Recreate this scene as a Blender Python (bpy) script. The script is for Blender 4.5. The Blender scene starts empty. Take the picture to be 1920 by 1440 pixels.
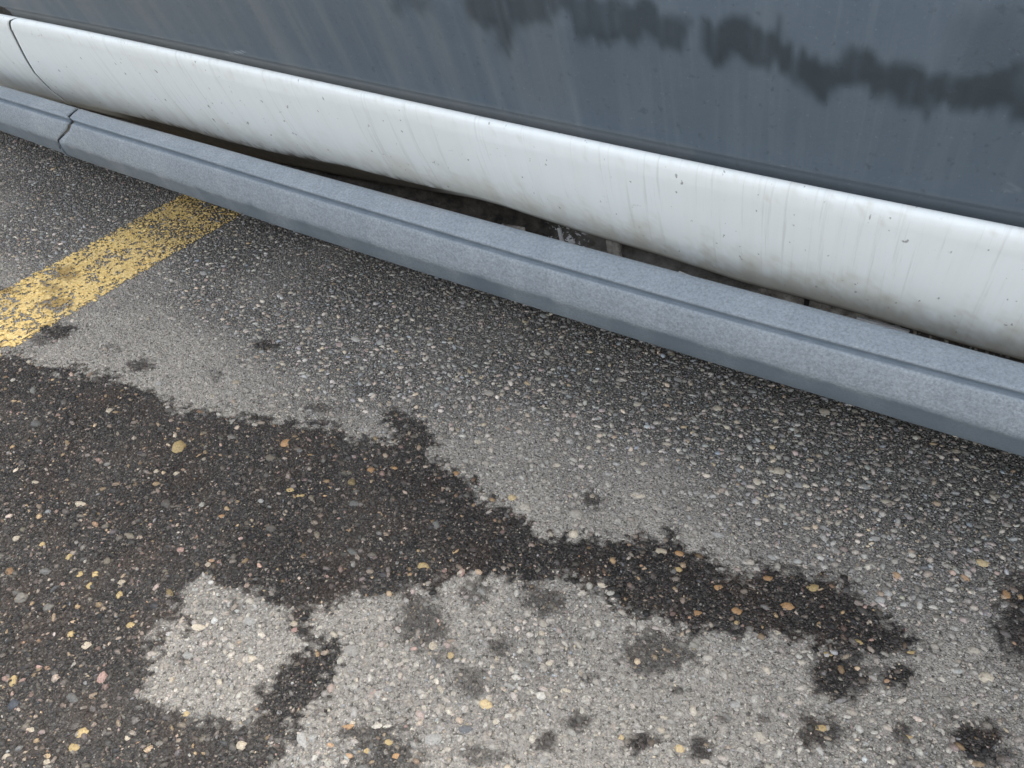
import bpy, math, random
import numpy as np
from mathutils import Matrix
random.seed(7); rng = np.random.default_rng(7)
sc = bpy.context.scene
C = sc.collection
# ------------------------------------------------------------------ camera
F = 1500.0; H = 0.60                      # focal length in photo pixels, camera height in metres
def nrm(v): v = np.array(v, float); return v/np.linalg.norm(v)
AX = nrm((3016, -1123, 1500)); AZ = nrm((-90.5, 1760, 1500)); AY = np.cross(AZ, AX); AY = nrm(AY); AZ = np.cross(AX, AY)
R = np.stack([AX, AY, AZ])                # world = R @ camera
cam = bpy.data.objects.new('camera', bpy.data.cameras.new('camera')); C.objects.link(cam)
M = Matrix([list(R[0])+[0], list(R[1])+[0], list(R[2])+[H], [0, 0, 0, 1]]); cam.matrix_world = M
cam.data.sensor_width = 36; cam.data.lens = F/1920*36; cam.data.clip_start = .01; cam.data.clip_end = 500
sc.camera = cam
# ------------------------------------------------------------------ light
SUN_EL, SUN_AZ = 70, 15                 # degrees; azimuth measured from +Y clockwise
w = bpy.data.worlds.new('World'); sc.world = w; w.use_nodes = True
nt = w.node_tree; bg = nt.nodes['Background']
sky = nt.nodes.new('ShaderNodeTexSky'); sky.sky_type = 'NISHITA'; sky.sun_disc = False
sky.sun_elevation = math.radians(SUN_EL); sky.sun_rotation = math.radians(SUN_AZ)
sky.air_density = 1.0; sky.dust_density = 4.0; sky.ozone_density = .6
hs = nt.nodes.new('ShaderNodeHueSaturation'); hs.inputs['Saturation'].default_value = .33
nt.links.new(sky.outputs[0], hs.inputs['Color']); nt.links.new(hs.outputs[0], bg.inputs[0])
bg.inputs[1].default_value = .15
sl = bpy.data.lights.new('sun', 'SUN'); sl.energy = .75; sl.angle = math.radians(40); sl.color = (1, .95, .88)
so = bpy.data.objects.new('sun', sl); C.objects.link(so)
e, a = math.radians(SUN_EL), math.radians(SUN_AZ)
from mathutils import Vector
sd = Vector((math.sin(a)*math.cos(e), math.cos(a)*math.cos(e), math.sin(e)))
so.rotation_euler = sd.to_track_quat('Z', 'Y').to_euler()
sc.view_settings.view_transform = 'Standard'; sc.view_settings.look = 'None'
sc.view_settings.gamma = 1; sc.view_settings.use_curve_mapping = False
sc.view_settings.exposure = 1.86

# ------------------------------------------------------------------ measuring helpers
def pray(px, py): return R @ np.array([px-960, 720-py, -F])
def pt(px, py): d = pray(px, py); return -d[2]/d[1], d[0]/d[1]        # tangent below eye level, X per unit Y
def gnd(px, py, z=0): d = pray(px, py); k = (H-z)/-d[2]; return d[0]*k, d[1]*k
def proj(P):
    c = (P-np.array([0, 0, H])) @ R; dz = np.maximum(-c[..., 2], 1e-3)
    return 960+F*c[..., 0]/dz, 720-F*c[..., 1]/dz, -c[..., 2]
# ------------------------------------------------------------------ noise in numpy
_T = np.random.default_rng(3).random((256, 256))
def vn(x, y):
    xi = np.floor(x).astype(int); yi = np.floor(y).astype(int); fx = x-xi; fy = y-yi
    fx = fx*fx*(3-2*fx); fy = fy*fy*(3-2*fy)
    g = lambda i, j: _T[(xi+i) & 255, (yi+j) & 255]
    return (g(0, 0)*(1-fx)+g(1, 0)*fx)*(1-fy)+(g(0, 1)*(1-fx)+g(1, 1)*fx)*fy
def fbm(x, y, s, o=4, seed=0):
    r = 0; amp = .5; tot = 0
    for k in range(o):
        r = r+amp*vn(x*s+17.3*k+seed*31.7, y*s+9.1*k+seed*11.3); tot += amp; s *= 2.03; amp *= .55
    return r/tot                                   # 0..1, mean .5
def sstep(a, b, x): t = np.clip((x-a)/(b-a), 0, 1); return t*t*(3-2*t)
def polysd(px, py, P):
    """signed distance (inside positive) to polygon P"""
    P = np.array(P, float); n = len(P); d2 = np.full(px.shape, 1e18); ins = np.zeros(px.shape, bool)
    for i in range(n):
        x1, y1 = P[i]; x2, y2 = P[(i+1) % n]; ex, ey = x2-x1, y2-y1
        t = np.clip(((px-x1)*ex+(py-y1)*ey)/(ex*ex+ey*ey+1e-9), 0, 1)
        d2 = np.minimum(d2, (px-x1-t*ex)**2+(py-y1-t*ey)**2)
        if y1 != y2: ins ^= ((y1 > py) != (y2 > py)) & (px < (x2-x1)*(py-y1)/(y2-y1)+x1)
    return np.where(ins, 1, -1)*np.sqrt(d2)

# ------------------------------------------------------------------ mesh helpers
def mesh(name, V, Fc, mats, smooth=True):
    me = bpy.data.meshes.new(name); V = np.asarray(V, np.float32); Fc = np.asarray(Fc, np.int32)
    k = Fc.shape[1]; me.vertices.add(len(V)); me.vertices.foreach_set('co', V.ravel())
    me.loops.add(Fc.size); me.loops.foreach_set('vertex_index', Fc.ravel())
    me.polygons.add(len(Fc)); me.polygons.foreach_set('loop_start', np.arange(0, Fc.size, k, dtype=np.int32))
    me.polygons.foreach_set('loop_total', np.full(len(Fc), k, np.int32))
    me.update(calc_edges=True); me.validate()
    me.polygons.foreach_set('use_smooth', np.full(len(me.polygons), smooth))
    for m in (mats if isinstance(mats, list) else [mats]): me.materials.append(m)
    return me
def link(name, me, parent=None):
    o = bpy.data.objects.new(name, me); C.objects.link(o); o.parent = parent; return o
def attr(me, name, arr, typ='FLOAT'):
    a = me.attributes.new(name, typ, 'POINT')
    a.data.foreach_set('color' if typ == 'FLOAT_COLOR' else 'value', np.asarray(arr, np.float32).ravel())
def gridfaces(nr, nc):
    i = np.arange((nr-1)*(nc-1)); r = i//(nc-1); c = i % (nc-1); a = r*nc+c
    return np.stack([a, a+1, a+nc+1, a+nc], 1)
def box(V, Fs, c, s, rz=0, rx=0):
    b = len(V); cx, cy, cz = c
    for x in (-.5, .5):
        for y in (-.5, .5):
            for z in (-.5, .5):
                p = np.array([x*s[0], y*s[1], z*s[2]])
                p = np.array([p[0], p[1]*math.cos(rx)-p[2]*math.sin(rx), p[1]*math.sin(rx)+p[2]*math.cos(rx)])
                p = np.array([p[0]*math.cos(rz)-p[2]*math.sin(rz), p[1], p[0]*math.sin(rz)+p[2]*math.cos(rz)])
                V.append(tuple(p+np.array([cx, cy, cz])))
    for q in ((0, 1, 3, 2), (4, 6, 7, 5), (0, 4, 5, 1), (2, 3, 7, 6), (0, 2, 6, 4), (1, 5, 7, 3)): Fs.append([b+k for k in q])
def bevel(o, wd, seg=2):
    m = o.modifiers.new('bevel', 'BEVEL'); m.width = wd; m.segments = seg; m.limit_method = 'ANGLE'

# ------------------------------------------------------------------ materials
class NB:
    def __init__(s, name):
        s.m = bpy.data.materials.new(name); s.m.use_nodes = True; s.t = s.m.node_tree; s.b = s.t.nodes['Principled BSDF']
    def n(s, typ, **kw):
        nd = s.t.nodes.new(typ)
        for k, v in kw.items():
            if k in nd.inputs: nd.inputs[k].default_value = v
            else: setattr(nd, k, v)
        return nd
    def l(s, a, b): s.t.links.new(a, b)
    def coord(s, scale=(1, 1, 1)):
        tc = s.n('ShaderNodeTexCoord'); mp = s.n('ShaderNodeMapping'); mp.inputs['Scale'].default_value = scale
        s.l(tc.outputs['Object'], mp.inputs[0]); return mp.outputs[0]
    def noise(s, co, sc_, det=4, rough=.55):
        nd = s.n('ShaderNodeTexNoise'); nd.inputs['Scale'].default_value = sc_; nd.inputs['Detail'].default_value = det
        nd.inputs['Roughness'].default_value = rough; s.l(co, nd.inputs['Vector']); return nd.outputs['Fac']
    def ramp(s, fac, stops):
        r = s.n('ShaderNodeValToRGB'); el = r.color_ramp.elements
        while len(el) < len(stops): el.new(.5)
        for q, (p, c) in zip(el, stops):
            q.position = p; q.color = (c, c, c, 1) if not isinstance(c, tuple) else (*c, 1)
        s.l(fac, r.inputs[0]); return r.outputs[0]
    def mix(s, fac, a, b, mode='MIX'):
        m = s.n('ShaderNodeMix', data_type='RGBA', blend_type=mode)
        for v, i in ((fac, 0), (a, 6), (b, 7)):
            if isinstance(v, (int, float)): m.inputs[i].default_value = v
            elif isinstance(v, tuple): m.inputs[i].default_value = (*v, 1)
            else: s.l(v, m.inputs[i])
        return m.outputs[2]
    def math(s, op, a, b=None):
        m = s.n('ShaderNodeMath', operation=op)
        for v, i in ((a, 0), (b, 1)):
            if v is None: continue
            if isinstance(v, (int, float)): m.inputs[i].default_value = v
            else: s.l(v, m.inputs[i])
        return m.outputs[0]
    def at(s, name, out='Fac'):
        a = s.n('ShaderNodeAttribute'); a.attribute_name = name; return a.outputs[out]
    def bump(s, h, dist, strength=1, prev=None):
        b = s.n('ShaderNodeBump'); b.inputs['Strength'].default_value = strength; b.inputs['Distance'].default_value = dist
        s.l(h, b.inputs['Height'])
        if prev is not None: s.l(prev, b.inputs['Normal'])
        return b.outputs[0]
    def out(s, col, rough, normal=None, spec=.4):
        if isinstance(col, tuple): s.b.inputs['Base Color'].default_value = (*col, 1)
        else: s.l(col, s.b.inputs['Base Color'])
        if isinstance(rough, (int, float)): s.b.inputs['Roughness'].default_value = rough
        else: s.l(rough, s.b.inputs['Roughness'])
        s.b.inputs['Specular IOR Level'].default_value = spec
        if normal is not None: s.l(normal, s.b.inputs['Normal'])
        return s.m

def asphalt_mat():
    s = NB('asphalt'); co = s.coord()
    oil = s.at('oil'); dust_shade = s.at('dust_shade')
    v = s.n('ShaderNodeTexVoronoi'); v.inputs['Scale'].default_value = 560; s.l(co, v.inputs['Vector'])
    v2 = s.n('ShaderNodeTexVoronoi'); v2.inputs['Scale'].default_value = 900; s.l(co, v2.inputs['Vector'])
    sep = s.n('ShaderNodeSeparateColor'); s.l(v.outputs['Color'], sep.inputs[0])
    sep2 = s.n('ShaderNodeSeparateColor'); s.l(v2.outputs['Color'], sep2.inputs[0])
    chip = s.ramp(sep.outputs[0], [(0, (.055, .052, .048)), (.35, (.105, .099, .089)), (.7, (.18, .170, .152)), (.93, (.26, .25, .225)), (1, (.38, .35, .30))])
    fine = s.ramp(sep2.outputs[1], [(0, (.05, .048, .044)), (.6, (.13, .125, .115)), (1, (.28, .27, .245))])
    base = s.mix(.5, chip, fine)
    pit = s.ramp(s.noise(co, 260, 3, .6), [(.34, .30), (.5, 1.0)])
    dry = s.mix(1, s.mix(dust_shade, base, s.mix(.56, base, (.63, .585, .51))), pit, 'MULTIPLY')
    wetc = s.ramp(sep.outputs[2], [(0, (.006, .006, .006)), (.5, (.014, .013, .012)), (.8, (.045, .040, .036)), (.93, (.11, .10, .09)), (1, (.26, .22, .17))])
    wetf = s.ramp(sep2.outputs[0], [(0, (.005, .005, .005)), (.6, (.018, .016, .015)), (1, (.13, .12, .11))])
    wet = s.mix(.5, wetc, wetf)
    big = s.noise(co, 22, 3); wet = s.mix(s.ramp(big, [(.45, 0.0), (.7, .35)]), wet, (.052, .029, .016))
    col = s.mix(oil, dry, wet)
    h = s.math('ADD', s.math('MULTIPLY', v.outputs['Distance'], -1.6), s.math('MULTIPLY', s.noise(co, 700, 3, .6), .8))
    nrm_ = s.bump(h, .0013, 1.0)
    rough = s.math('SUBTRACT', .95, s.math('MULTIPLY', oil, s.math('MULTIPLY', s.noise(co, 300, 2), .62)))
    return s.out(col, rough, nrm_, .30)
def stone_mat(single):
    s = NB('stone_single' if single else 'stone'); co = s.coord()
    if single:
        oi = s.n('ShaderNodeObjectInfo'); c = oi.outputs['Color']; al = oi.outputs['Alpha']
    else:
        a = s.n('ShaderNodeAttribute'); a.attribute_name = 'col'; c = a.outputs['Color']; al = a.outputs['Alpha']
    geo = s.n('ShaderNodeNewGeometry')
    nz = s.noise(geo.outputs['Position'], 600, 4, .65)
    col = s.mix(1, c, s.ramp(nz, [(.3, .62), (.5, 1.0), (.72, 1.22)]), 'MULTIPLY')
    rough = s.math('SUBTRACT', .9, s.math('MULTIPLY', al, .35))
    return s.out(col, rough, s.bump(nz, .0008, .7), .4)
def line_mat():
    s = NB('worn_yellow_paint'); co = s.coord(); oil = s.at('oil')
    n1 = s.noise(co, 320, 4, .65); n2 = s.noise(co, 35, 3)
    y = s.ramp(n1, [(.3, (.46, .31, .11)), (.5, (.72, .51, .18)), (.7, (.84, .68, .36))])
    y = s.mix(s.ramp(n2, [(.4, 0.0), (.7, .35)]), y, (.55, .44, .25))
    col = s.mix(s.math('MULTIPLY', oil, .85), y, (.10, .05, .012))
    return s.out(col, .75, s.bump(n1, .001, .6), .35)
def white_mat():
    s = NB('dirty_white_paint'); co = s.coord(); st = s.coord((42, 1, 2.2))
    n = s.noise(st, 1.6, 6, .62); n2 = s.noise(co, 6, 4); dirt = s.at('dirt')
    base = s.mix(s.ramp(n, [(.46, 0.0), (.70, .30)]), (.80, .85, .855), (.70, .74, .72))
    base = s.mix(s.ramp(n2, [(.45, 0.0), (.75, .25)]), base, (.70, .71, .65))
    sp = s.noise(s.coord((150, 150, 95)), 1, 2); base = s.mix(s.ramp(sp, [(.70, 0.0), (.74, .75)]), base, (.22, .22, .2))
    sp2 = s.noise(s.coord((55, 40, 60)), 1, 6, .75); base = s.mix(s.ramp(sp2, [(.655, 0.0), (.74, .5)]), base, (.36, .34, .30))
    th = s.noise(s.coord((190, 1, 7)), 1, 5, .7); base = s.mix(s.ramp(th, [(.56, 0.0), (.70, .40)]), base, (.50, .51, .48))
    base = s.mix(s.at('grime'), base, s.mix(s.noise(s.coord((60, 60, 30)), 1, 5), (.40, .37, .29), (.62, .59, .49)))
    base = s.mix(dirt, base, s.mix(s.noise(co, 90, 6, .7), (.035, .030, .023), (.17, .145, .11)))
    rough = s.ramp(s.math('MAXIMUM', dirt, n), [(.3, .48), (.6, .6), (1, .9)])
    return s.out(base, rough, s.bump(s.noise(co, 9, 3), .002, .12), .3)
def dark_mat():
    s = NB('weathered_dark_grey_paint'); co = s.coord()
    st = s.noise(s.coord((38, 1, 2.6)), 1.5, 5, .6); st2 = s.noise(s.coord((95, 1, 3.5)), 1, 4, .6)
    n = s.noise(co, 14, 7, .68)
    base = s.mix(n, (.080, .110, .142), (.118, .150, .182))
    base = s.mix(s.ramp(st, [(.48, 0.0), (.74, .28)]), base, (.18, .215, .24))
    base = s.mix(s.ramp(st2, [(.58, 0.0), (.76, .22)]), base, (.20, .235, .255))
    spn = s.noise(s.coord((330, 330, 330)), 1, 2); base = s.mix(s.ramp(spn, [(.66, 0.0), (.78, .30)]), base, (.26, .29, .31))
    spd = s.noise(s.coord((160, 160, 120)), 1, 3); base = s.mix(s.ramp(spd, [(.28, .4), (.38, 0.0)]), base, (.05, .065, .08))
    base = s.mix(s.at('film'), base, (.235, .245, .24))
    base = s.mix(s.at('scratch'), base, (.50, .54, .55))
    base = s.mix(s.math('MULTIPLY', s.at('wet'), .82), base, (.026, .035, .041))
    base = s.mix(s.at('grime'), base, (.36, .35, .32))
    rough = s.math('SUBTRACT', .74, s.math('MULTIPLY', s.at('wet'), .15))
    return s.out(base, rough, s.bump(s.noise(co, 500, 3), .0004, .5), .35)
def skirt_mat():
    s = NB('dusty_grey_plastic'); co = s.coord()
    n = s.noise(co, 7, 5, .6); st = s.noise(s.coord((26, 1, 3)), 1.3, 4, .6); f = s.noise(co, 420, 4, .7)
    base = s.mix(n, (.205, .238, .262), (.285, .316, .340))
    base = s.mix(s.ramp(st, [(.45, 0.0), (.70, .35)]), base, (.34, .37, .39))
    base = s.mix(1, base, s.ramp(f, [(.3, .68), (.5, 1.0), (.7, 1.3)]), 'MULTIPLY')
    base = s.mix(s.at('scuff_shade'), base, (.120, .150, .176))
    base = s.mix(s.at('grime'), base, (.20, .165, .125))
    sp = s.noise(s.coord((120, 120, 160)), 1, 3); base = s.mix(s.ramp(sp, [(.73, 0.0), (.78, .35)]), base, (.40, .43, .46))
    return s.out(base, .78, s.bump(f, .0012, .5), .35)
def simple(name, c, r, met=0, n=0, c2=None, sc_=40):
    s = NB(name); co = s.coord(); f = s.noise(co, sc_, 5, .65)
    m = s.out(s.mix(s.ramp(f, [(.35, 0.0), (.65, 1.0)]), c, c2 or tuple(x*1.6 for x in c)), r, s.bump(f, .002, .5)); s.b.inputs['Metallic'].default_value = met; return m
def sill_mat():
    s = NB('muddy_underbody_metal'); co = s.coord((1, 1, 1)); a = s.at('mud')
    n = s.noise(co, 55, 7, .72)
    c = s.mix(s.ramp(n, [(.38, 0.0), (.66, 1.0)]), (.022, .020, .018), (.11, .095, .075))
    c = s.mix(a, c, s.mix(s.ramp(n, [(.3, 0.0), (.7, 1.0)]), (.20, .18, .145), (.62, .60, .55)))
    fl = s.noise(co, 190, 2); c = s.mix(s.math('MULTIPLY', s.ramp(fl, [(.58, 0.0), (.61, 1.0)]), s.at('flake')), c, (.8, .8, .8))
    return s.out(c, .85, s.bump(n, .004, .7), .3)
MA = asphalt_mat(); MS = stone_mat(False); MS1 = stone_mat(True); ML = line_mat(); MW = white_mat(); MD = dark_mat(); MK = skirt_mat(); MU = sill_mat()
MB = simple('underbody_black', (.012, .012, .012), .8); MG = simple('bracket_grey', (.07, .06, .05), .85, c2=(.50, .47, .41), sc_=75); MT = simple('tyre_rubber', (.016, .016, .016), .75)
MR = simple('steel_rim', (.35, .35, .36), .4, .6); MGL = simple('tinted_glass', (.01, .012, .014), .06); MP = simple('pale_flake', (.45, .45, .43), .7, c2=(.62, .62, .6))

# ------------------------------------------------------------------ stain layout (measured off the photo, kept as fields over the ground)
STAIN = [(-600,560),(-200,620),(0,668),(40,666),(90,692),(190,705),(240,720),(290,740),(350,765),(400,775),(440,780),(490,790),(540,785),(600,786),(640,800),(655,818),(700,826),(740,815),(722,792),(725,780),(750,780),(780,792),(800,812),(815,835),(792,850),(802,862),(830,872),(860,890),(885,920),(895,937),(930,945),(975,965),(1000,985),(1040,1000),(1065,1014),(1110,1012),(1150,1008),(1190,1010),(1215,1025),(1240,1025),(1250,1005),(1265,1005),(1270,1035),(1320,1050),(1365,1085),(1400,1072),(1430,1075),(1500,1068),(1560,1085),(1600,1105),(1615,1140),(1650,1160),(1690,1185),(1730,1213),(1740,1225),(1700,1225),(1650,1225),(1590,1228),(1540,1215),(1500,1205),(1440,1195),(1370,1200),(1310,1185),(1280,1180),(1200,1165),(1150,1140),(1120,1115),(1060,1105),(1030,1090),(960,1097),(900,1085),(870,1075),(840,1090),(800,1110),(770,1112),(750,1135),(690,1135),(640,1130),(600,1160),(570,1190),(555,1170),(520,1140),(490,1115),(430,1100),(389,1092),(360,1105),(345,1130),(350,1160),(310,1180),(300,1210),(290,1240),(280,1280),(280,1310),(400,1350),(455,1350),(485,1310),(520,1265),(565,1235),(590,1205),(625,1210),(635,1250),(620,1290),(600,1330),(560,1360),(530,1400),(510,1440),(480,1700),(-900,1900),(-1500,900)]
POLY2 = [(640,1368),(700,1350),(760,1362),(800,1390),(790,1440),(780,1600),(640,1600),(650,1440)]
BLOBS = [(790,1170,50,50,.75),(1230,1225,65,42,.8),(1020,1130,45,28,.75),(890,1115,28,28,.65),(1570,1268,46,50,1),(1600,1290,30,18,.8),(1685,1270,28,20,1),(1530,1375,46,34,.9),(1835,1395,46,42,1),(1880,1420,36,20,.8),(1690,1378,18,20,.8),(1310,1405,24,26,.9),(1200,1395,30,20,.95),(1080,1360,22,17,.85),(1025,1395,22,17,.85),(935,1215,24,18,.7),(880,1280,30,28,.6),(840,1235,30,18,.5),(1110,942,20,17,.85),(110,625,36,14,.95),(80,640,20,10,.7),(265,690,24,11,.85),(500,650,24,8,.95),(210,655,20,8,.45),(405,705,12,10,.5),(600,768,42,9,.7),(680,735,28,10,.4),(715,735,18,8,.45),(1915,1170,50,75,.95),(1905,1110,30,30,.7),(440,1145,14,16,.65),(345,1240,14,13,.65),(1265,1300,14,7,.75),(1430,1350,12,7,.65),(1355,1350,14,9,.65),(1105,1275,16,9,.5),(10,550,28,7,.7),(905,1420,40,18,.6),(1780,1340,14,6,.55),(1505,1065+170,10,6,.6),(1240,1290,9,6,.5),(1710,1440,30,16,.5),(1430,1450,20,14,.7)]
LINEB = [(125,520,24,14,.65),(100,545,26,13,.55),(110,575,34,15,.7),(20,575,26,8,.3),(10,660,30,9,.9)]
def fields(x, y):
    P = np.stack([x, y, np.zeros_like(x)], -1); px, py, dep = proj(P)
    ok = dep > .12
    scl = np.clip(dep, .3, 3)/1.0
    nz = (fbm(x, y, 28, 5, 1)-.5)*2; nf = (fbm(x, y, 190, 3, 2)-.5)*2
    jit = (nz*24+nf*34)/scl*.8
    wob = jit
    sdm = np.where(ok, polysd(px, py, STAIN), -999)
    soft = 8/scl
    oil = sstep(-soft, soft, sdm+wob)
    inten = (.985+.03*sstep(600, 1250, px)-.05*sstep(1100, 1420, py)*sstep(700, 300, px))*(1-.04*np.clip((fbm(x, y, 14, 4, 51)-.42)*4, 0, 1)*sstep(1200, 700, px))
    oil *= np.clip(inten, 0, 1)
    oil = np.maximum(oil, .8*sstep(-soft, soft*1.5, np.where(ok, polysd(px, py, POLY2), -999)+wob*1.4))
    for cx, cy, rx, ry, s_ in BLOBS:
        d = 1-np.sqrt(((px-cx)/rx)**2+((py-cy)/ry)**2)
        oil = np.maximum(oil, np.where(ok, s_*sstep(-.35, .35, d+(nz*.35+nf*.75)), 0))
    # beyond the view: a few more drips so the ground goes on
    far = fbm(x, y, 6, 5, 8); out = (px < -150) | (px > 2080) | (py > 1600) | (~ok)
    oil = np.where(out, np.maximum(oil*(ok), sstep(.62, .68, far+nf*.02)*.8), oil)
    lob = np.zeros_like(oil)
    for cx, cy, rx, ry, s_ in LINEB:
        d = 1-np.sqrt(((px-cx)/rx)**2+((py-cy)/ry)**2); lob = np.maximum(lob, np.where(ok, s_*sstep(-.3, .4, d+nz*.4+nf*.6), 0))
    dust_shade = np.clip(.70+(fbm(x, y, 7, 4, 5)-.5)*1.2-.68*sstep(.34, .62, y+(fbm(x, y, 9, 3, 14)-.5)*.25+.06*np.clip(x+.6, -.6, .5)), .05, 1)  # drops toward the van: bare aggregate plus the van's shade put into colour
    rel = fbm(x, y, 60, 3, 6)*.0016+fbm(x, y, 260, 2, 7)*.0012+fbm(x, y, 4, 2, 9)*.004
    return oil, np.maximum(oil, lob), dust_shade, rel

# ------------------------------------------------------------------ asphalt sheet
def axis(lo, hi, st, lim):
    c = list(np.arange(lo, hi+1e-6, st)); s = st
    a = c[0]; pre = []
    while a > -lim: s *= 1.25; a -= s; pre.append(a)
    s = st; b = c[-1]; post = []
    while b < lim: s *= 1.25; b += s; post.append(b)
    return np.array(pre[::-1]+c+post)
gx = axis(-1.9, .33, .0033, 80); gy = axis(-.02, .86, .0027, 80)
X, Y = np.meshgrid(gx, gy); X = X.ravel(); Y = Y.ravel()
oil, oill, dust_shade, rel = fields(X, Y)
rel = np.where((np.abs(X+.8) > 1.6) | (np.abs(Y-.45) > .8), rel.mean(), rel)
me = mesh('asphalt', np.stack([X, Y, rel], 1), gridfaces(len(gy), len(gx)), MA)
attr(me, 'oil', oil); attr(me, 'dust_shade', dust_shade)
asphalt = link('asphalt', me); asphalt['kind'] = 'structure'

# ------------------------------------------------------------------ yellow parking line
La0, La1 = gnd(345, 373), gnd(0, 548); Lb0, Lb1 = gnd(452, 408), gnd(12, 668)
xa = (La0[0]+La1[0])/2; xb = (Lb0[0]+Lb1[0])/2
print('line', La0, La1, Lb0, Lb1, 'width', xb-xa)
YEND = (La0[1]+Lb0[1])/2+.02
lx = np.arange(xa-.012, xb+.012, .0021); ly = np.arange(-1.2, YEND+.02, .0023)
LX, LY = np.meshgrid(lx, ly); LX = LX.ravel(); LY = LY.ravel()
skew = (La0[0]-La1[0])/(La0[1]-La1[1])*.5
def in_line(x, y):
    xs = x-(y-La1[1])*0.0
    d = np.minimum(xs-xa, xb-xs); d = np.minimum(d, YEND-y)
    return d
o1, o2, d1, r1 = fields(LX, LY)
wn = fbm(LX, LY, 300, 3, 12); wl = fbm(LX, LY, 24, 3, 13)
worn = wn*.75+wl*.35+np.clip((LY-.85)*.55, 0, .3)*0
edge = in_line(LX, LY)
keep = (edge+(wn-.5)*.022+(wl-.5)*.02 > 0.0) & (worn < .580-.06*sstep(.45, .62, LY)) & (o2 < .86+.2*(wn-.5))
V = np.stack([LX, LY, r1+.0009+wn*.0006], 1); Fg = gridfaces(len(ly), len(lx))
kf = keep[Fg].sum(1) >= 3; Fg = Fg[kf]
used = np.unique(Fg); mp = np.zeros(len(V), int); mp[used] = np.arange(len(used))
me = mesh('parking_line', V[used], mp[Fg], ML); attr(me, 'oil', o2[used])
pl = link('parking_line', me); pl['kind'] = 'structure'

# ------------------------------------------------------------------ aggregate
def dome(sides, rings, flat=1.0):
    """unit stone cap, half buried: returns verts, tris"""
    V = [(0, 0, 1)]; Fs = []
    for r in range(rings):
        a = (r+1)/rings*math.pi*.56
        for k in range(sides):
            b = 2*math.pi*(k+.5*(r % 2))/sides; V.append((math.sin(a)*math.cos(b), math.sin(a)*math.sin(b), math.cos(a)))
    for k in range(sides): Fs.append((0, 1+k, 1+(k+1) % sides))
    for r in range(rings-1):
        p = 1+r*sides; q = p+sides
        for k in range(sides):
            k2 = (k+1) % sides
            Fs += [(p+k, q+k, q+k2), (p+k, q+k2, p+k2)]
    return np.array(V), np.array(Fs)
TONES = np.array([(.30,.29,.27),(.25,.24,.22),(.36,.34,.31),(.21,.21,.205),(.33,.29,.25),(.28,.30,.31),(.40,.375,.33),(.17,.17,.17),(.30,.25,.235),(.24,.255,.24)])
WARM = np.array([(.38,.29,.17),(.45,.36,.22),(.38,.27,.18),(.48,.40,.28),(.34,.25,.22)])
def tones(n, x, y, oil, warmp, dust_shade_v):
    """stone colour: dusty where dry, dark and saturated where oil soaked"""
    c = TONES[rng.integers(0, len(TONES), n)]*rng.uniform(.45, 1.35, (n, 1))*(1+rng.normal(0, .018, (n, 3))+rng.normal(.03, .05, (n, 1))*np.array([1., .15, -1.1]))
    wm = rng.random(n) < warmp; c[wm] = WARM[rng.integers(0, len(WARM), wm.sum())]*rng.uniform(.75, 1.15, (wm.sum(), 1))
    dustc = np.array([.49, .455, .395])*rng.uniform(.5, 1.25, (n, 1)); dk = np.clip(rng.uniform(.12, .45, (n, 1))*.5+.68*dust_shade_v[:, None]*rng.uniform(.6, 1.1, (n, 1)), 0, .9)
    dry = c*(1-dk)+dustc*dk
    k = np.where(wm, rng.uniform(.25, .85, n), rng.choice([.04, .16, .42, .85], n, p=[.44, .27, .20, .09]))[:, None]
    wet = c*k*np.array([1.10, .98, .90])
    return dry*(1-oil[:, None])+wet*oil[:, None]
def build_stones(name, x, y, r, asp, rot, h, col, oil, z, sides, rings, mat, parent):
    V0, F0 = dome(sides, rings); n = len(x); m = len(V0)
    P = np.repeat(V0[None], n, 0)
    P[..., :2] *= 1+rng.uniform(-.22, .22, (n, m, 1)); P[..., 2] *= 1+rng.uniform(-.25, .15, (n, m))
    px = P[..., 0]*(r*asp)[:, None]; py = P[..., 1]*(r/asp)[:, None]; c, s = np.cos(rot)[:, None], np.sin(rot)[:, None]
    tx = rng.uniform(-.25, .25, (n, 1)); ty = rng.uniform(-.25, .25, (n, 1))
    Q = np.stack([px*c-py*s+x[:, None], px*s+py*c+y[:, None], P[..., 2]*h[:, None]+z[:, None]+px*tx+py*ty], -1)
    Fa = (F0[None]+(np.arange(n)*m)[:, None, None]).reshape(-1, 3)
    me = mesh(name, Q.reshape(-1, 3), Fa, mat)
    rgba = np.concatenate([col, oil[:, None]], 1); attr(me, 'col', np.repeat(rgba, m, 0), 'FLOAT_COLOR')
    if mat is ML: attr(me, 'oil', np.repeat(oil, m))
    o = link(name, me, parent); o['kind'] = 'stuff'; return o
def scatter(cell, box_, inside=True, margin=90):
    x0, x1, y0, y1 = box_
    ax = np.arange(x0, x1, cell); ay = np.arange(y0, y1, cell); A, B = np.meshgrid(ax, ay); n = A.size
    A = A.ravel()+rng.uniform(-.6, .6, n)*cell; B = B.ravel()+rng.uniform(-.6, .6, n)*cell
    px, py, dep = proj(np.stack([A, B, np.zeros(n)], -1))
    m = (dep > .15) & (px > -margin) & (px < 1920+margin) & (py > 100) & (py < 1440+margin)
    t = B < .80
    m = m & t
    return (A[m], B[m]) if inside else (A[~m], B[~m])
def paintable(x, y, oil): 
    d = in_line(x, y); wl = fbm(x, y, 24, 3, 13)
    return (d > .001) & (rng.random(len(x)) < .74-.9*np.clip(wl-.5, 0, 1)*2-.25*sstep(.75, 1.1, y)) & (oil < .75)
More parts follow.
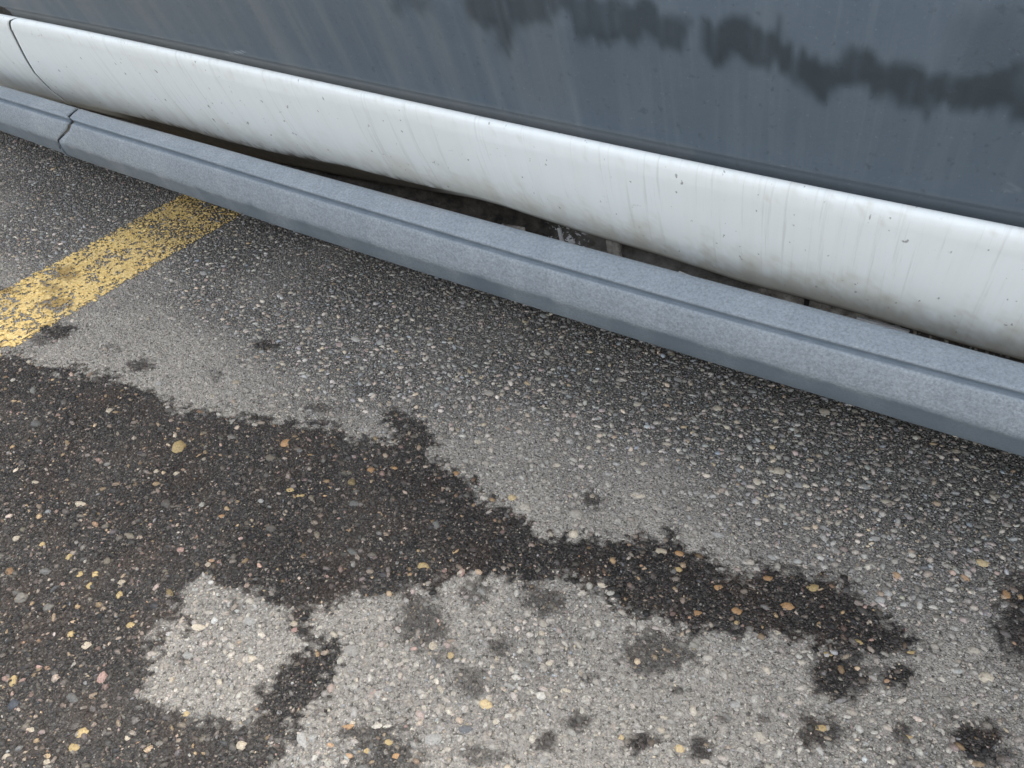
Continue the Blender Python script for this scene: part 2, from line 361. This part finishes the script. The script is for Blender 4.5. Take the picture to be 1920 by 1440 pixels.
# fine chips
A1 = scatter(.0031, (-1.9, .3, 0, .81), margin=50); A2 = scatter(.010, (-2.3, .8, -.5, 1.1), False)
x = np.concatenate([A1[0], A2[0]]); y = np.concatenate([A1[1], A2[1]]); n = len(x); print('chips', n)
o1, o2, d1, z1 = fields(x, y)
r = .0007+.0012*rng.random(n)**1.7; r[len(A1[0]):] *= 1.5; asp = rng.uniform(1.0, 1.5, n); rot = rng.uniform(0, math.pi, n)
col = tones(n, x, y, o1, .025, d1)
pm = paintable(x, y, o2)
h = r*rng.uniform(.4, 1.0, n)
for nm, mk, mt, pr, ol in (('gravel', ~pm, MS, asphalt, o1), ('painted_gravel', pm, ML, pl, o2)):
    build_stones(nm, x[mk], y[mk], r[mk], asp[mk], rot[mk], h[mk], col[mk], ol[mk], z1[mk]-.0001+(.0009 if nm[0] == 'p' else 0), 4, 2, mt, pr)
# mid stones
A1 = scatter(.0088, (-1.9, .3, 0, .81)); A2 = scatter(.02, (-2.3, .8, -.5, 1.1), False)
x = np.concatenate([A1[0], A2[0]]); y = np.concatenate([A1[1], A2[1]]); n = len(x); print('pebbles', n)
o1, o2, d1, z1 = fields(x, y)
r = .0017+.0022*rng.random(n)**(2.4-1.1*sstep(.75, .15, d1)*sstep(-1.0, -.4, x)); asp = rng.uniform(1.0, 1.45, n); rot = rng.normal(0, .9, n)
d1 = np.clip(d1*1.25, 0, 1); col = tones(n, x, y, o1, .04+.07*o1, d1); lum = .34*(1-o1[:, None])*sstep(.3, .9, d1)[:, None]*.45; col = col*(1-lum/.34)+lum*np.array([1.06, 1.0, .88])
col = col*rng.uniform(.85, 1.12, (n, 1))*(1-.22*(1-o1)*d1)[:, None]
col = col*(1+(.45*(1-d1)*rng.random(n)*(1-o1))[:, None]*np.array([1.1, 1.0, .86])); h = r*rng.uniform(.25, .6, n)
pm = paintable(x, y, o2)
for nm, mk, mt, pr, ol in (('pebbles', ~pm, MS, asphalt, o1), ('painted_pebbles', pm, ML, pl, o2)):
    build_stones(nm, x[mk], y[mk], r[mk], asp[mk], rot[mk], h[mk], col[mk], ol[mk], z1[mk]+(.0008 if nm[0] == 'p' and nm[1] == 'a' else 0), 7, 2, mt, pr)

# individual large stones (position, size in photo pixels, tone)
K = dict(y=(.50,.37,.17), o=(.44,.26,.12), t=(.50,.43,.32), p=(.46,.30,.25), g=(.36,.355,.33), b=(.055,.065,.08), w=(.55,.52,.45), n=(.22,.20,.17))
S = [(335,838,26,22,'y'),(535,832,18,18,'o'),(205,770,13,9,'t'),(150,945,26,10,'t'),(695,883,16,14,'o'),(795,1063,24,14,'y'),(865,1075,14,18,'p'),(960,935,18,12,'y'),(1075,1005,20,17,'t'),(1197,932,30,11,'t'),(1240,1036,26,13,'t'),(1275,1041,20,12,'o'),(1272,1070,16,10,'y'),(1305,1152,26,13,'o'),(1380,1148,22,14,'o'),(1475,1140,28,16,'o'),(1522,1104,26,16,'y'),(1345,1104,18,12,'o'),(1440,1086,20,12,'o'),(1605,1206,26,12,'y'),(1460,886,24,14,'t'),(1660,942,32,10,'t'),(1345,768,20,12,'t'),(1545,774,22,14,'t'),(1565,777,12,10,'t'),(1840,1058,26,14,'y'),(1680,1080,18,14,'o'),(1808,1085,18,14,'o'),(1885,1115,16,18,'o'),(1848,1272,30,22,'t'),(1540,1367,28,14,'y'),(1700,1384,24,14,'y'),(1275,1406,20,18,'y'),(1165,1385,12,14,'y'),(910,1322,30,20,'y'),(812,1212,18,17,'t'),(777,1219,16,8,'p'),(845,1231,13,15,'y'),(1060,1297,22,14,'t'),(1030,1246,14,10,'t'),(1015,1305,22,16,'w'),(967,1272,22,13,'w'),(551,1172,16,13,'t'),(553,1184,14,11,'p'),(372,1178,28,14,'t'),(467,1238,28,16,'t'),(193,1272,18,24,'p'),(27,1278,14,22,'y'),(163,1212,22,15,'t'),(134,1191,18,14,'y'),(154,1376,26,20,'y'),(140,1403,26,17,'y'),(27,1321,22,22,'b'),(455,1400,20,20,'t'),(75,1250,14,12,'p'),(170,1100,15,12,'y'),(180,1078,14,12,'y'),(150,1078,12,12,'y'),(650,1366,30,11,'o'),(872,1370,28,18,'b'),(42,1123,24,20,'n'),(230,1093,18,10,'t'),(225,1117,15,14,'y'),(245,1174,18,12,'y'),(545,920,16,9,'y'),(563,931,17,8,'y'),(415,968,14,8,'o'),(1650,1128,20,14,'g'),(1620,915,22,10,'g'),(1790,848,26,8,'t'),(1345,1005,26,12,'g'),(1610,1068,16,8,'w'),(1640,1012,22,10,'g'),(1545,1066,14,8,'w'),(1665,1115,16,12,'g'),(1780,1128,14,8,'w'),(1750,1140,18,8,'w'),(1380,1170,12,8,'y'),(1552,1228,20,8,'y'),(1710,1225,22,7,'y'),(1455,1188,16,10,'t'),(1130,1100,20,10,'t'),(1045,875,16,8,'t'),(1105,842,14,8,'t'),(895,830,16,9,'t'),(740,880,12,8,'o'),(855,890,12,10,'o'),(1195,760,18,9,'t'),(1208,740,14,8,'g'),(1250,835,20,8,'t'),(1418,905,18,14,'t'),(330,888,12,8,'t'),(293,884,10,8,'t'),(30,1010,14,10,'t'),(65,905,16,7,'t'),(80,1022,12,10,'y'),(130,1045,12,12,'y'),(390,1060,12,10,'t'),(930,1355,16,12,'t'),(700,1300,16,10,'p'),(620,1400,14,10,'o'),(655,1420,16,12,'o'),(730,1395,16,12,'y'),(745,1420,18,12,'o'),(690,1410,14,12,'y'),(350,1340,18,12,'y'),(60,1370,14,10,'t'),(240,1385,14,10,'t'),(300,1395,16,12,'n'),(90,1430,16,12,'t'),(15,1420,16,12,'t'),(1500,1395,14,8,'w'),(1585,1345,18,8,'w'),(1640,1375,16,8,'w'),(1795,1260,22,10,'g'),(1230,1400,12,8,'w'),(1100,1310,18,10,'w'),(955,1345,18,12,'w'),(1590,1395,16,10,'g'),(1505,962,12,8,'t'),(1495,1055,18,10,'g')]
MESHES = []
for k in range(7):
    V0, F0 = dome(9, 3); V0 = V0.copy(); V0[:, :2] *= 1+rng.uniform(-.2, .2, (len(V0), 1)); V0[:, 2] *= 1+rng.uniform(-.3, .1, len(V0))
    V0[:, 2] = np.minimum(V0[:, 2], rng.uniform(.72, .95))
    MESHES.append(mesh('stone', V0, F0, MS1))
L = []
for px, py, w_, h_, t in S:
    gx_, gy_ = gnd(px, py, .002); g2 = gnd(px+w_/2, py, .002); g3 = gnd(px, py+h_/2, .002)
    a_ = math.hypot(g2[0]-gx_, g2[1]-gy_); b_ = math.hypot(g3[0]-gx_, g3[1]-gy_)*.92
    rt = math.atan2(g2[1]-gy_, g2[0]-gx_)+random.uniform(-.3, .3)
    L.append((gx_, gy_, a_, b_, rt, K[t], True))
cand = []
A = scatter(.028, (-1.5, .2, 0, .8)); idx = rng.permutation(len(A[0]))
for i in idx:
    if len(L) >= 299: break
    q = (A[0][i], A[1][i])
    if any(abs(q[0]-l[0]) < .012 and abs(q[1]-l[1]) < .012 for l in L): continue
    if in_line(np.array([q[0]]), np.array([q[1]]))[0] > -.004: continue
    t = random.choices('ytopgwn', [2, 4, 1, 1, 7, 3, 5])[0]; rr = random.uniform(.0032, .0058)
    L.append((*q, rr*random.uniform(1, 1.35), rr*random.uniform(.6, .95), random.uniform(-.7, .7), K[t], False))
lx_ = np.array([l[0] for l in L]); ly_ = np.array([l[1] for l in L]); o1, _, _, z1 = fields(lx_, ly_)
for i, (sx, sy, a_, b_, rt, c, named) in enumerate(L):
    o = bpy.data.objects.new('stone', MESHES[i % 7]); C.objects.link(o); o.parent = asphalt
    o.location = (sx, sy, z1[i]-.0002); o.rotation_euler = (random.uniform(-.12, .12), random.uniform(-.12, .12), rt)
    o.scale = (a_, b_, min(a_, b_)*random.uniform(.4, .65))
    k = random.uniform(.78, 1.0) if named else random.uniform(.45, .85)
    dk = (1-o1[i])*(.25 if named else .5); d = (.33, .32, .295)
    ok_ = 1-o1[i]*(.30 if named else .62)
    o.color = tuple((c[j]*k*(1-dk)+d[j]*dk)*ok_ for j in range(3))+(float(o1[i]),)

# ------------------------------------------------------------------ vehicle
van = bpy.data.objects.new('parked_van', None); C.objects.link(van); van.location = (-.3, 1.45, 0)
van['label'] = 'dusty dark grey van side with dented white sill panel above a loose grey plastic skirt'; van['category'] = 'van'
bpy.context.view_layer.update()
VI = np.array([.3, -1.45, 0])
def vlink(name, me, parent=van):
    o = link(name, me, parent)
    if parent is van: o.location = tuple(VI)
    return o
def curve(pts, yy, deg=3):
    q = np.array([pt(*p) for p in pts]); X_ = q[:, 1]*yy; c = np.polyfit(X_, q[:, 0], deg); lo, hi = X_.min()-.04, X_.max()+.04
    return lambda x: np.polyval(c, np.clip(x, lo, hi))
SB = curve([(0,245),(640,462),(1280,663),(1920,857)], .575); GR = curve([(0,187),(640,383),(1280,570),(1920,743)], .57)
ST = curve([(0,160),(640,340),(1280,512),(1920,682)], .597); WT = curve([(0,25),(640,161),(1280,298),(1920,427)], .60)
XS = np.concatenate([np.arange(-2.6, -1.5, .05), np.arange(-1.5, .3, .006), np.arange(.3, 2.6, .05)])
def zz(t, y): return H-t*y
# --- grey plastic skirt
def skirt_profile(x):
    sb, gr, st = SB(x)+.002, GR(x), ST(x); fold = sb-.030
    P = [(.612, zz(sb, .577)+.004), (.590, zz(sb, .577)-.001), (.580, zz(sb, .577)-.001), (.5755, zz(sb, .5755)+.0012), (.572, zz(sb-.010, .572)),
         (.5672, zz(fold+.005, .5672)), (.5648, zz(fold-.001, .5648)), (.5636, zz(fold-.009, .5636)), (.563, zz((fold+gr)/2, .563)),
         (.5640, zz(gr+.0105, .5640)), (.5650, zz(gr+.0065, .5650)), (.5690, zz(gr+.0015, .5690)), (.5694, zz(gr-.0016, .5694)), (.5680, zz(gr-.0050, .5680)), (.5684, zz(gr-.0085, .5684)),
         (.578, zz((gr+st)/2, .578)), (.588, zz(st+.008, .588)), (.592, zz(st+.003, .592)), (.5965, zz(st, .5965)), (.600, zz(st, .5965)-.004), (.604, zz(st, .5965)-.011), (.606, zz(st, .5965)-.022)]
    return P
seam_px = [(122,287),(120,277),(117,265),(119,258),(128,246),(138,233),(137,228),(133,222),(136,212),(150,203)]
sy = [.575, .574, .569, .566, .563, .567, .569, .570, .580, .5965]
sq = [(pt(*p)[0], pt(*p)[1]*y_) for p, y_ in zip(seam_px, sy)]
st_t = np.array([q[0] for q in sq])[::-1]; st_x = np.array([q[1] for q in sq])[::-1]; XSEAM = float(np.mean(st_x))
def seam_x(t): return np.interp(t, st_t, st_x)
# profile subdivided
def skirt_piece(name, x0, x1, side, label=None):
    g = np.arange(0, 1.0001, .004/ (x1-x0) if (x1-x0) < 3 else .0025)
    xs = x0+(x1-x0)*g
    prof = np.array([skirt_profile(x) for x in xs])          # nx, np, 2
    # subdivide profile linearly
    K_ = 3; n_ = prof.shape[1]; u = np.linspace(0, n_-1, (n_-1)*K_+1); i0 = np.minimum(u.astype(int), n_-2); fr = u-i0
    pr = prof[:, i0]*(1-fr)[None, :, None]+prof[:, i0+1]*fr[None, :, None]
    T = (H-pr[..., 1])/pr[..., 0]
    Xg = np.repeat(xs[:, None], pr.shape[1], 1)
    off = seam_x(T)-XSEAM
    fall = np.exp(-np.abs(Xg-XSEAM)/.03)
    Xg = Xg+off*fall
    end = np.abs(Xg-(XSEAM+off)); rnd = np.exp(-(end/.0016)**1.0)
    Yg = pr[..., 0]+rnd*.0016; Zg = pr[..., 1]
    Yg = Yg+(fbm(Xg, Zg, 6, 2, 3)-.5)*.0012
    V = np.stack([Xg, Yg, Zg], -1).reshape(-1, 3)
    me = mesh(name, V, gridfaces(len(xs), pr.shape[1])[:, ::-1], MK)
    xx, zz_ = V[:, 0], V[:, 2]; uu = np.tile(u, len(xs))
    rag = (fbm(xx, zz_*.35, 24, 4, 4)-.5)*2; rag2 = (fbm(xx, zz_*.5, 120, 3, 44)-.5)*2
    sc1 = sstep(.8, -.8, uu-5.9-rag*1.3-rag2*.9)*(.25+.65*np.clip(.5+rag*.8+.35*sstep(-.9, -.1, xx), 0, 1))  # lower facet: ragged scuffs, plus its downward-facing shade painted into the colour
    sc1 = np.maximum(sc1, .28*sstep(13.5, 14.2, uu)*sstep(-.9, -.2, xx))
    sc1 = np.maximum(sc1, .55*sstep(.3, .8, rag2)*sstep(-.3, -.8, xx)*sstep(8.5, 6.5, uu))
    gro = np.exp(-((uu-11.7)/1.7)**2)*(1.0+.6*(fbm(xx, zz_, 160, 2, 61)-.5))  # groove: its soft shading painted in as a dark band
    attr(me, 'scuff_shade', np.clip(np.maximum(sc1, gro), 0, 1))
    g1 = sstep(15.5, 18.5, uu)*np.clip(fbm(xx, zz_*.3, 9, 4, 5)*2-.75, 0, 1)*.6
    attr(me, 'grime', g1)
    o = vlink(name, me); m = o.modifiers.new('solid', 'SOLIDIFY'); m.thickness = .0025; m.offset = -1
    if label: o['label'] = label
    return o
skirt_piece('skirt', XSEAM+.0022, 2.4, 1, 'long grey plastic skirt sagging away from the white sill')
skirt_piece('skirt', -1.42, XSEAM-.0022, -1, 'short front length of grey plastic skirt')
# --- white sill panels
def face_y(t): return .4749/(1-.41*t)
E1 = [(0,160),(130,193),(230,213),(330,236),(420,262),(520,286),(640,308),(740,335),(820,354),(880,366),(940,384),(973,396),(1050,421),(1107,439),(1207,468),(1280,491),(1387,526),(1500,555),(1613,586),(1713,616),(1813,645),(1920,673)]
E2 = [(0,163),(130,197),(230,222),(330,256),(420,283),(520,303),(640,328),(740,346),(820,360),(880,370),(940,386),(973,398),(1050,423),(1107,441),(1207,470),(1280,493),(1387,528),(1500,557),(1613,588),(1713,618),(1813,647),(1920,675)]
def edgef(E):
    q = [pt(*p) for p in E]; t = np.array([a for a, b in q]); xx = np.array([b*face_y(a) for a, b in q]); return lambda x: np.interp(x, xx, t)
e1, e2 = edgef(E1), edgef(E2)
ws = [(22,28),(20,42),(28,57),(47,90),(75,140),(100,170),(130,196)]
wt_ = np.array([pt(*p)[0] for p in ws]); wx_ = np.array([pt(*p)[1]*face_y(pt(*p)[0]) for p in ws]); WSM = float(wx_.mean())
def sm(f, x): return sum(f(x+d)*w_ for d, w_ in ((-.012, .2), (-.006, .2), (0, .2), (.006, .2), (.012, .2)))
def white_piece(name, x0, x1, label=None):
    xs = np.arange(x0, x1+1e-6, .004); nx = len(xs)
    W = WT(xs); rows = []
    yr = .60
    zr = zz(W, yr)                                    # silhouette of the ridge
    rows += [(np.full(nx, .640), zr-.024, 0), (np.full(nx, .628), zr-.0168, 0), (np.full(nx, .6175), zr-.0105, 0), (np.full(nx, .609), zr-.0054, 0), (np.full(nx, .6045), zr-.0024, 0), (np.full(nx, .6015), zr-.0008, 0), (np.full(nx, .5985), zr-.0012, 0), (np.full(nx, .5965), zr-.0032, 0), (np.full(nx, .5957), zr-.0062, 0), (np.full(nx, .5961), zr-.0105, 0)]
    T1 = sm(e1, xs); y1 = face_y(T1); z1_ = zz(T1, y1)
    T2 = np.maximum(sm(e2, xs), T1+.002)
    ys, zs = .5975, zr-.018
    NF = 30
    for k in range(NF+1):
        f_ = k/NF; bul = -.0035*math.sin(math.pi*f_)
        rows.append((ys+(y1-ys)*f_+bul, zs+(z1_-zs)*f_, f_))
    y2 = y1+.006+(T2-T1)*.9; z2 = zz(T2, y2)
    for k in range(1, 9):
        f_ = k/8; rows.append((y1+(y2-y1)*f_, z1_+(z2-z1_)*f_+.0006*math.sin(math.pi*f_), 1+f_))
    rows.append((y2+.004, z2+.0015, 2.1)); rows.append((y2+.020, z2+.012, 2.3)); rows.append((y2+.03, z2+.03, 2.4))
    Yg = np.stack([r_[0]+0*xs for r_ in rows], 1); Zg = np.stack([r_[1]+0*xs for r_ in rows], 1); U = np.tile([r_[2] for r_ in rows], (nx, 1))
    Xg = np.repeat(xs[:, None], Yg.shape[1], 1); T = (H-Zg)/Yg
    off = np.interp(T, wt_, wx_)-WSM; fall = np.exp(-(np.abs(Xg-WSM)/.10)**1.5); Xg = Xg+off*fall
    end = np.abs(Xg-(WSM+off)); Yg = Yg+np.exp(-end/.0015)*.0015
    Yg = Yg+(fbm(Xg, Zg, 5, 2, 21)-.5)*.002*(U > 0)
    V = np.stack([Xg, Yg, Zg], -1).reshape(-1, 3); U = U.ravel()
    me = mesh(name, V, gridfaces(nx, len(rows)), MW)
    px, py, dep = proj(V); xv, zv = V[:, 0], V[:, 2]
    leftw = sstep(180, 260, px)*sstep(900, 800, px)
    n1 = fbm(xv, zv, 60, 4, 22)+(fbm(xv, zv, 260, 3, 27)-.5)*.8
    streak = fbm(xv, zv*.12, 55, 4, 24)
    dirt = sstep(.93, 1.10, U+(n1-.5)*.16+(leftw-.9)*.10)*leftw+sstep(1.6, 2.1, U)*(1-leftw)
    attr(me, 'dirt', np.clip(dirt, 0, 1))
    low = sstep(.50, 1.02, U+(n1-.5)*.35+(streak-.5)*.45)*.8*(.5+.5*sstep(500, 1300, px)+.1*sstep(300, 100, px))
    topg = (U <= 0)*(.06+.6*np.clip(fbm(xv, zv, 190, 4, 25)*3-1.9, 0, 1))+.12*np.tile(np.array([1, 1, 1, 1, 1, .9, .6, .2]+[0]*(len(rows)-8)), nx)
    attr(me, 'grime', np.clip(np.maximum(low, topg), 0, 1))
    o = vlink(name, me); m = o.modifiers.new('solid', 'SOLIDIFY'); m.thickness = .0012; m.offset = -1
    if label: o['label'] = label
white_piece('sill_panel', WSM+.0012, 2.4, 'long white sill panel with dented muddy lower edge')
white_piece('sill_panel', -1.5, WSM-.0012, 'short white front sill panel ahead of the door seam')
# --- dark grey side
dz_ = pt(22, 28); DX = dz_[1]*.625
def dark_rows(x):
    W = WT(x); t1 = W-.0100
    zl = zz(t1, .6215)
    P = [(.650, zl-.032), (.640, zl-.025), (.634, zl-.0195), (.6295, zl-.0125), (.6250, zl-.0060), (.622, zl-.0012), (.6205, zl+.0015), (.6195, zl+.004)]
    return P, zl
def dark_panel(name, x0, x1, sgn, label=None):
    nxs = np.concatenate([np.arange(x0, .25, .0045), np.arange(.25, x1+.03, .03)]); nx = len(nxs); _, zl = dark_rows(nxs)
    P, _ = dark_rows(nxs); rows = [(np.full(nx, a_), b_) for a_, b_ in P]
    zs_up = np.concatenate([np.arange(.006, .20, .002), np.arange(.2, .75, .03)])
    for d in zs_up:
        yv = .619-.40*d+.42*max(d-.10, 0)**1.35 if d < .3 else None
        if d >= .3: yv = .619-.12+.42*(.2)**1.35-.03*(1-math.exp(-(d-.3)*4))
        rows.append((np.full(nx, yv), zl+d))
    Yg = np.stack([r_[0] for r_ in rows], 1); Zg = np.stack([r_[1]+0*nxs for r_ in rows], 1); Xg = np.repeat(nxs[:, None], len(rows), 1)
    # slanted cut towards the front
    sl_ = -(Zg-zl[:, None])*1.15; Xg = Xg+np.minimum(sl_, 0)*np.exp(-np.maximum(Xg-DX, 0)/.15)*(1 if sgn > 0 else 0)
    Yg = Yg+np.exp(-np.abs(Xg-(DX+sl_))/.002)*.002
    V = np.stack([Xg, Yg, Zg], -1).reshape(-1, 3)
    me = mesh(name, V, gridfaces(nx, len(rows))[:, ::-1], MD)
    px, py, dep = proj(V); xv, zv = V[:, 0], V[:, 2]
    # damp patches with drip edges
    drip = (fbm(xv, zv*.06, 75, 3, 31)-.5)*2; d2 = (fbm(xv, zv*.15, 200, 2, 32)-.5)*2; cl = (fbm(xv, zv, 30, 4, 33)-.5)*2
    PA = [(850,-60),(868,10),(885,33),(910,42),(934,45),(940,78),(953,86),(962,60),(975,44),(1000,38),(1025,22),(1062,25),(1085,60),(1110,74),(1150,78),(1185,82),(1210,92),(1250,86),(1275,92),(1288,60),(1270,38),(1200,22),(1170,10),(1100,-5),(1020,-60)]
    PB = [(1330,50),(1328,105),(1350,118),(1370,110),(1400,122),(1440,116),(1462,136),(1500,146),(1520,176),(1548,186),(1570,164),(1600,158),(1640,175),(1665,164),(1690,184),(1720,194),(1745,202),(1770,190),(1800,195),(1850,208),(1900,212),(2300,280),(2300,120),(1950,112),(1900,128),(1860,140),(1800,145),(1760,138),(1720,132),(1700,112),(1650,120),(1600,94),(1570,115),(1540,118),(1490,108),(1460,98),(1455,62),(1400,50)]
    PC = [(1790,40),(1770,130),(1820,150),(1930,140),(2200,150),(2200,20),(1900,10)]
    PD = [(735,-60),(742,6),(770,12),(800,10),(812,-60)]
    wet = np.zeros(len(V)); qx = px+cl*5; d3 = (fbm(xv, zv*.02, 130, 2, 39)-.5)*2; qy = py-drip*14-d3*20-d2*14
    for P_, s_, so_ in ((PA, .9, 13), (PB, 1, 14), (PC, .4, 34), (PD, .6, 16)):
        wet = np.maximum(wet, s_*sstep(-so_, so_*1.1, polysd(qx, qy, P_)+cl*9+7))
    wet = np.where(dep > .1, wet, 0)
    attr(me, 'wet', np.clip(wet*(1-.45*np.clip(d2, 0, 1)-.2*np.clip(drip, 0, 1)), 0, 1))
    film = (.40*sstep(900, 0, px)*(.5+.5*fbm(xv, zv, 9, 4, 35)))+.25*sstep(.5, .8, fbm(xv, zv*.08, 40, 4, 36))*sstep(1500, 700, px)
    attr(me, 'film', np.clip(film, 0, .8))
    ut = np.tile(np.arange(len(rows)), nx)
    attr(me, 'grime', np.where(ut < 7, .55*(.6+.4*sstep(1300, 300, px)), .55*sstep(11, 7, ut)*.5)*np.where(px < 1300, 1, .6))
    scr = np.zeros(len(V))
    for (a0, b0, a1, b1, wd) in ((424,102,460,96,2.0),):
        ex, ey = a1-a0, b1-b0; t = np.clip(((px-a0)*ex+(py-b0)*ey)/(ex*ex+ey*ey), 0, 1); dd = np.hypot(px-a0-t*ex, py-b0-t*ey); scr = np.maximum(scr, sstep(wd, wd*.4, dd)*.45)
    dd = np.hypot((px-1897), (py-352)*1.2); scr = np.maximum(scr, .10*sstep(4, 2, np.abs(dd-9)))
    attr(me, 'scratch', scr)
    o = vlink(name, me); m = o.modifiers.new('solid', 'SOLIDIFY'); m.thickness = .0015; m.offset = -1
    if label: o['label'] = label
dark_panel('side_panel', DX+.001, 2.4, 1, 'dark grey side panel with damp drip marks')
# --- inner sill behind the gap
xs = np.arange(-2.4, 2.4, .006); zs = np.linspace(.085, .30, 40)
Xg, Zg = np.meshgrid(xs, zs, indexing='ij'); Yg = .682+.0*Xg+(fbm(Xg, Zg, 18, 3, 41)-.5)*.008-.012*sstep(.150, .146, Zg)
V = np.stack([Xg, Yg, Zg], -1).reshape(-1, 3); me = mesh('inner_sill', V, gridfaces(len(xs), len(zs)), MU)
px, py, dep = proj(V)
mud = .45*sstep(1000, 1100, px)+.55*sstep(1390, 1440, px)*sstep(1640, 1500, px)+.25*sstep(1080, 1140, px)*sstep(1220, 1150, px)+.35*sstep(560, 400, px)
attr(me, 'mud', np.clip(mud*(fbm(V[:, 0], V[:, 2], 20, 4, 42)*1.6), 0, 1)); attr(me, 'flake', sstep(1020, 1050, px)*sstep(1110, 1090, px)+.6*sstep(1600, 1650, px))
vlink('inner_sill', me)
def at_y(px, py, y): t, k = pt(px, py); return np.array([k*y, y, H-t*y])
def boxpart(name, px, py, y, s, rz=0, mat=MG, parent=van, rx=0):
    c = at_y(px, py, y); V = []; Fs = []; box(V, Fs, c, s, rz, rx); o = vlink(name, mesh(name, V, Fs, mat, False)); bevel(o, min(s)*.25); return o
boxpart('bracket', 1152, 470, .668, (.016, .006, .07), .12)
boxpart('bracket', 1475, 556, .670, (.055, .005, .06), .05)
boxpart('bracket', 1512, 571, .666, (.004, .006, .07), .1, MB)
boxpart('bracket', 1590, 595, .669, (.07, .005, .05), -.05, MG)
boxpart('clip', 962, 428, .655, (.030, .004, .006), .10, MG)
boxpart('clip', 1283, 516, .640, (.013, .004, .003), -.15, MP)
boxpart('clip', 1655, 609, .66, (.045, .004, .003), .0, MP)
boxpart('clip', 1051, 440, .66, (.004, .003, .016), .25, MP)
boxpart('clip', 1072, 453, .655, (.007, .003, .005), .4, MP)
for q in (1715, 1745, 1775, 1830, 1850): boxpart('clip', q, 555+(q-1480)*.275+7, .67, (.0025, .003, .02), .2, MG)
# --- rest of the body: floor, upper side, far side, windows, wheels
def bodypart(name, boxes, mat, bv=.02):
    V = []; Fs = []
    for c, s in boxes: box(V, Fs, c, s)
    o = vlink(name, mesh(name, V, Fs, mat, False)); bevel(o, bv, 3); return o
bodypart('underbody', [((0, 1.46, .25), (4.6, 1.5, .1))], MB)
bodypart('inner_frame', [((0, .80, .36), (4.6, .30, .12)), ((-.95, .75, .6), (1.1, .2, .36))], MB, .01)
bodypart('upper_body', [((0, 1.46, 1.02), (4.75, 1.66, .12)), ((0, 2.28, .70), (4.75, .06, .84)), ((-2.39, 1.46, .62), (.06, 1.66, .72)), ((2.37, 1.46, .62), (.06, 1.66, .72)), ((0, 1.46, 1.72), (3.6, 1.3, .08))], MD)
bodypart('window', [((0, .86, 1.38), (3.5, .02, .62))], MGL, .004)
bodypart('window', [((0, 2.06, 1.38), (3.5, .02, .62))], MGL, .004)
# front lower corner ahead of the slanted cut
bodypart('front_fender', [((-2.05, .62, .75), (.65, .08, .44))], MD)
def wheel(cx, cy):
    n_ = 36; prof = [(.19, .085), (.27, .095), (.31, .085), (.325, .06), (.33, 0), (.325, -.06), (.31, -.085), (.27, -.095), (.19, -.085)]
    def lathe(pr):
        V = []; Fs = []
        for i in range(n_):
            b = 2*math.pi*i/n_
            for r_, w_ in pr: V.append((cx+r_*math.cos(b), cy+w_, .333+r_*math.sin(b)))
        m_ = len(pr)
        for i in range(n_):
            for k in range(m_-1): Fs.append((i*m_+k, i*m_+k+1, ((i+1) % n_)*m_+k+1, ((i+1) % n_)*m_+k))
        return V, Fs
    r_ = bpy.data.objects.new('wheel', None); C.objects.link(r_); r_.parent = van; r_.location = tuple(VI)
    link('tyre', mesh('tyre', *lathe(prof), MT), r_); link('rim', mesh('rim', *lathe([(.01, -.05), (.06, -.06), (.15, -.04), (.19, -.085), (.2, -.06), (.19, .085), (.02, .06)]), MR), r_)
for cx in (-1.85, 1.75):
    for cy in (.80, 2.12): wheel(cx, cy)
print('objects', len(bpy.data.objects))
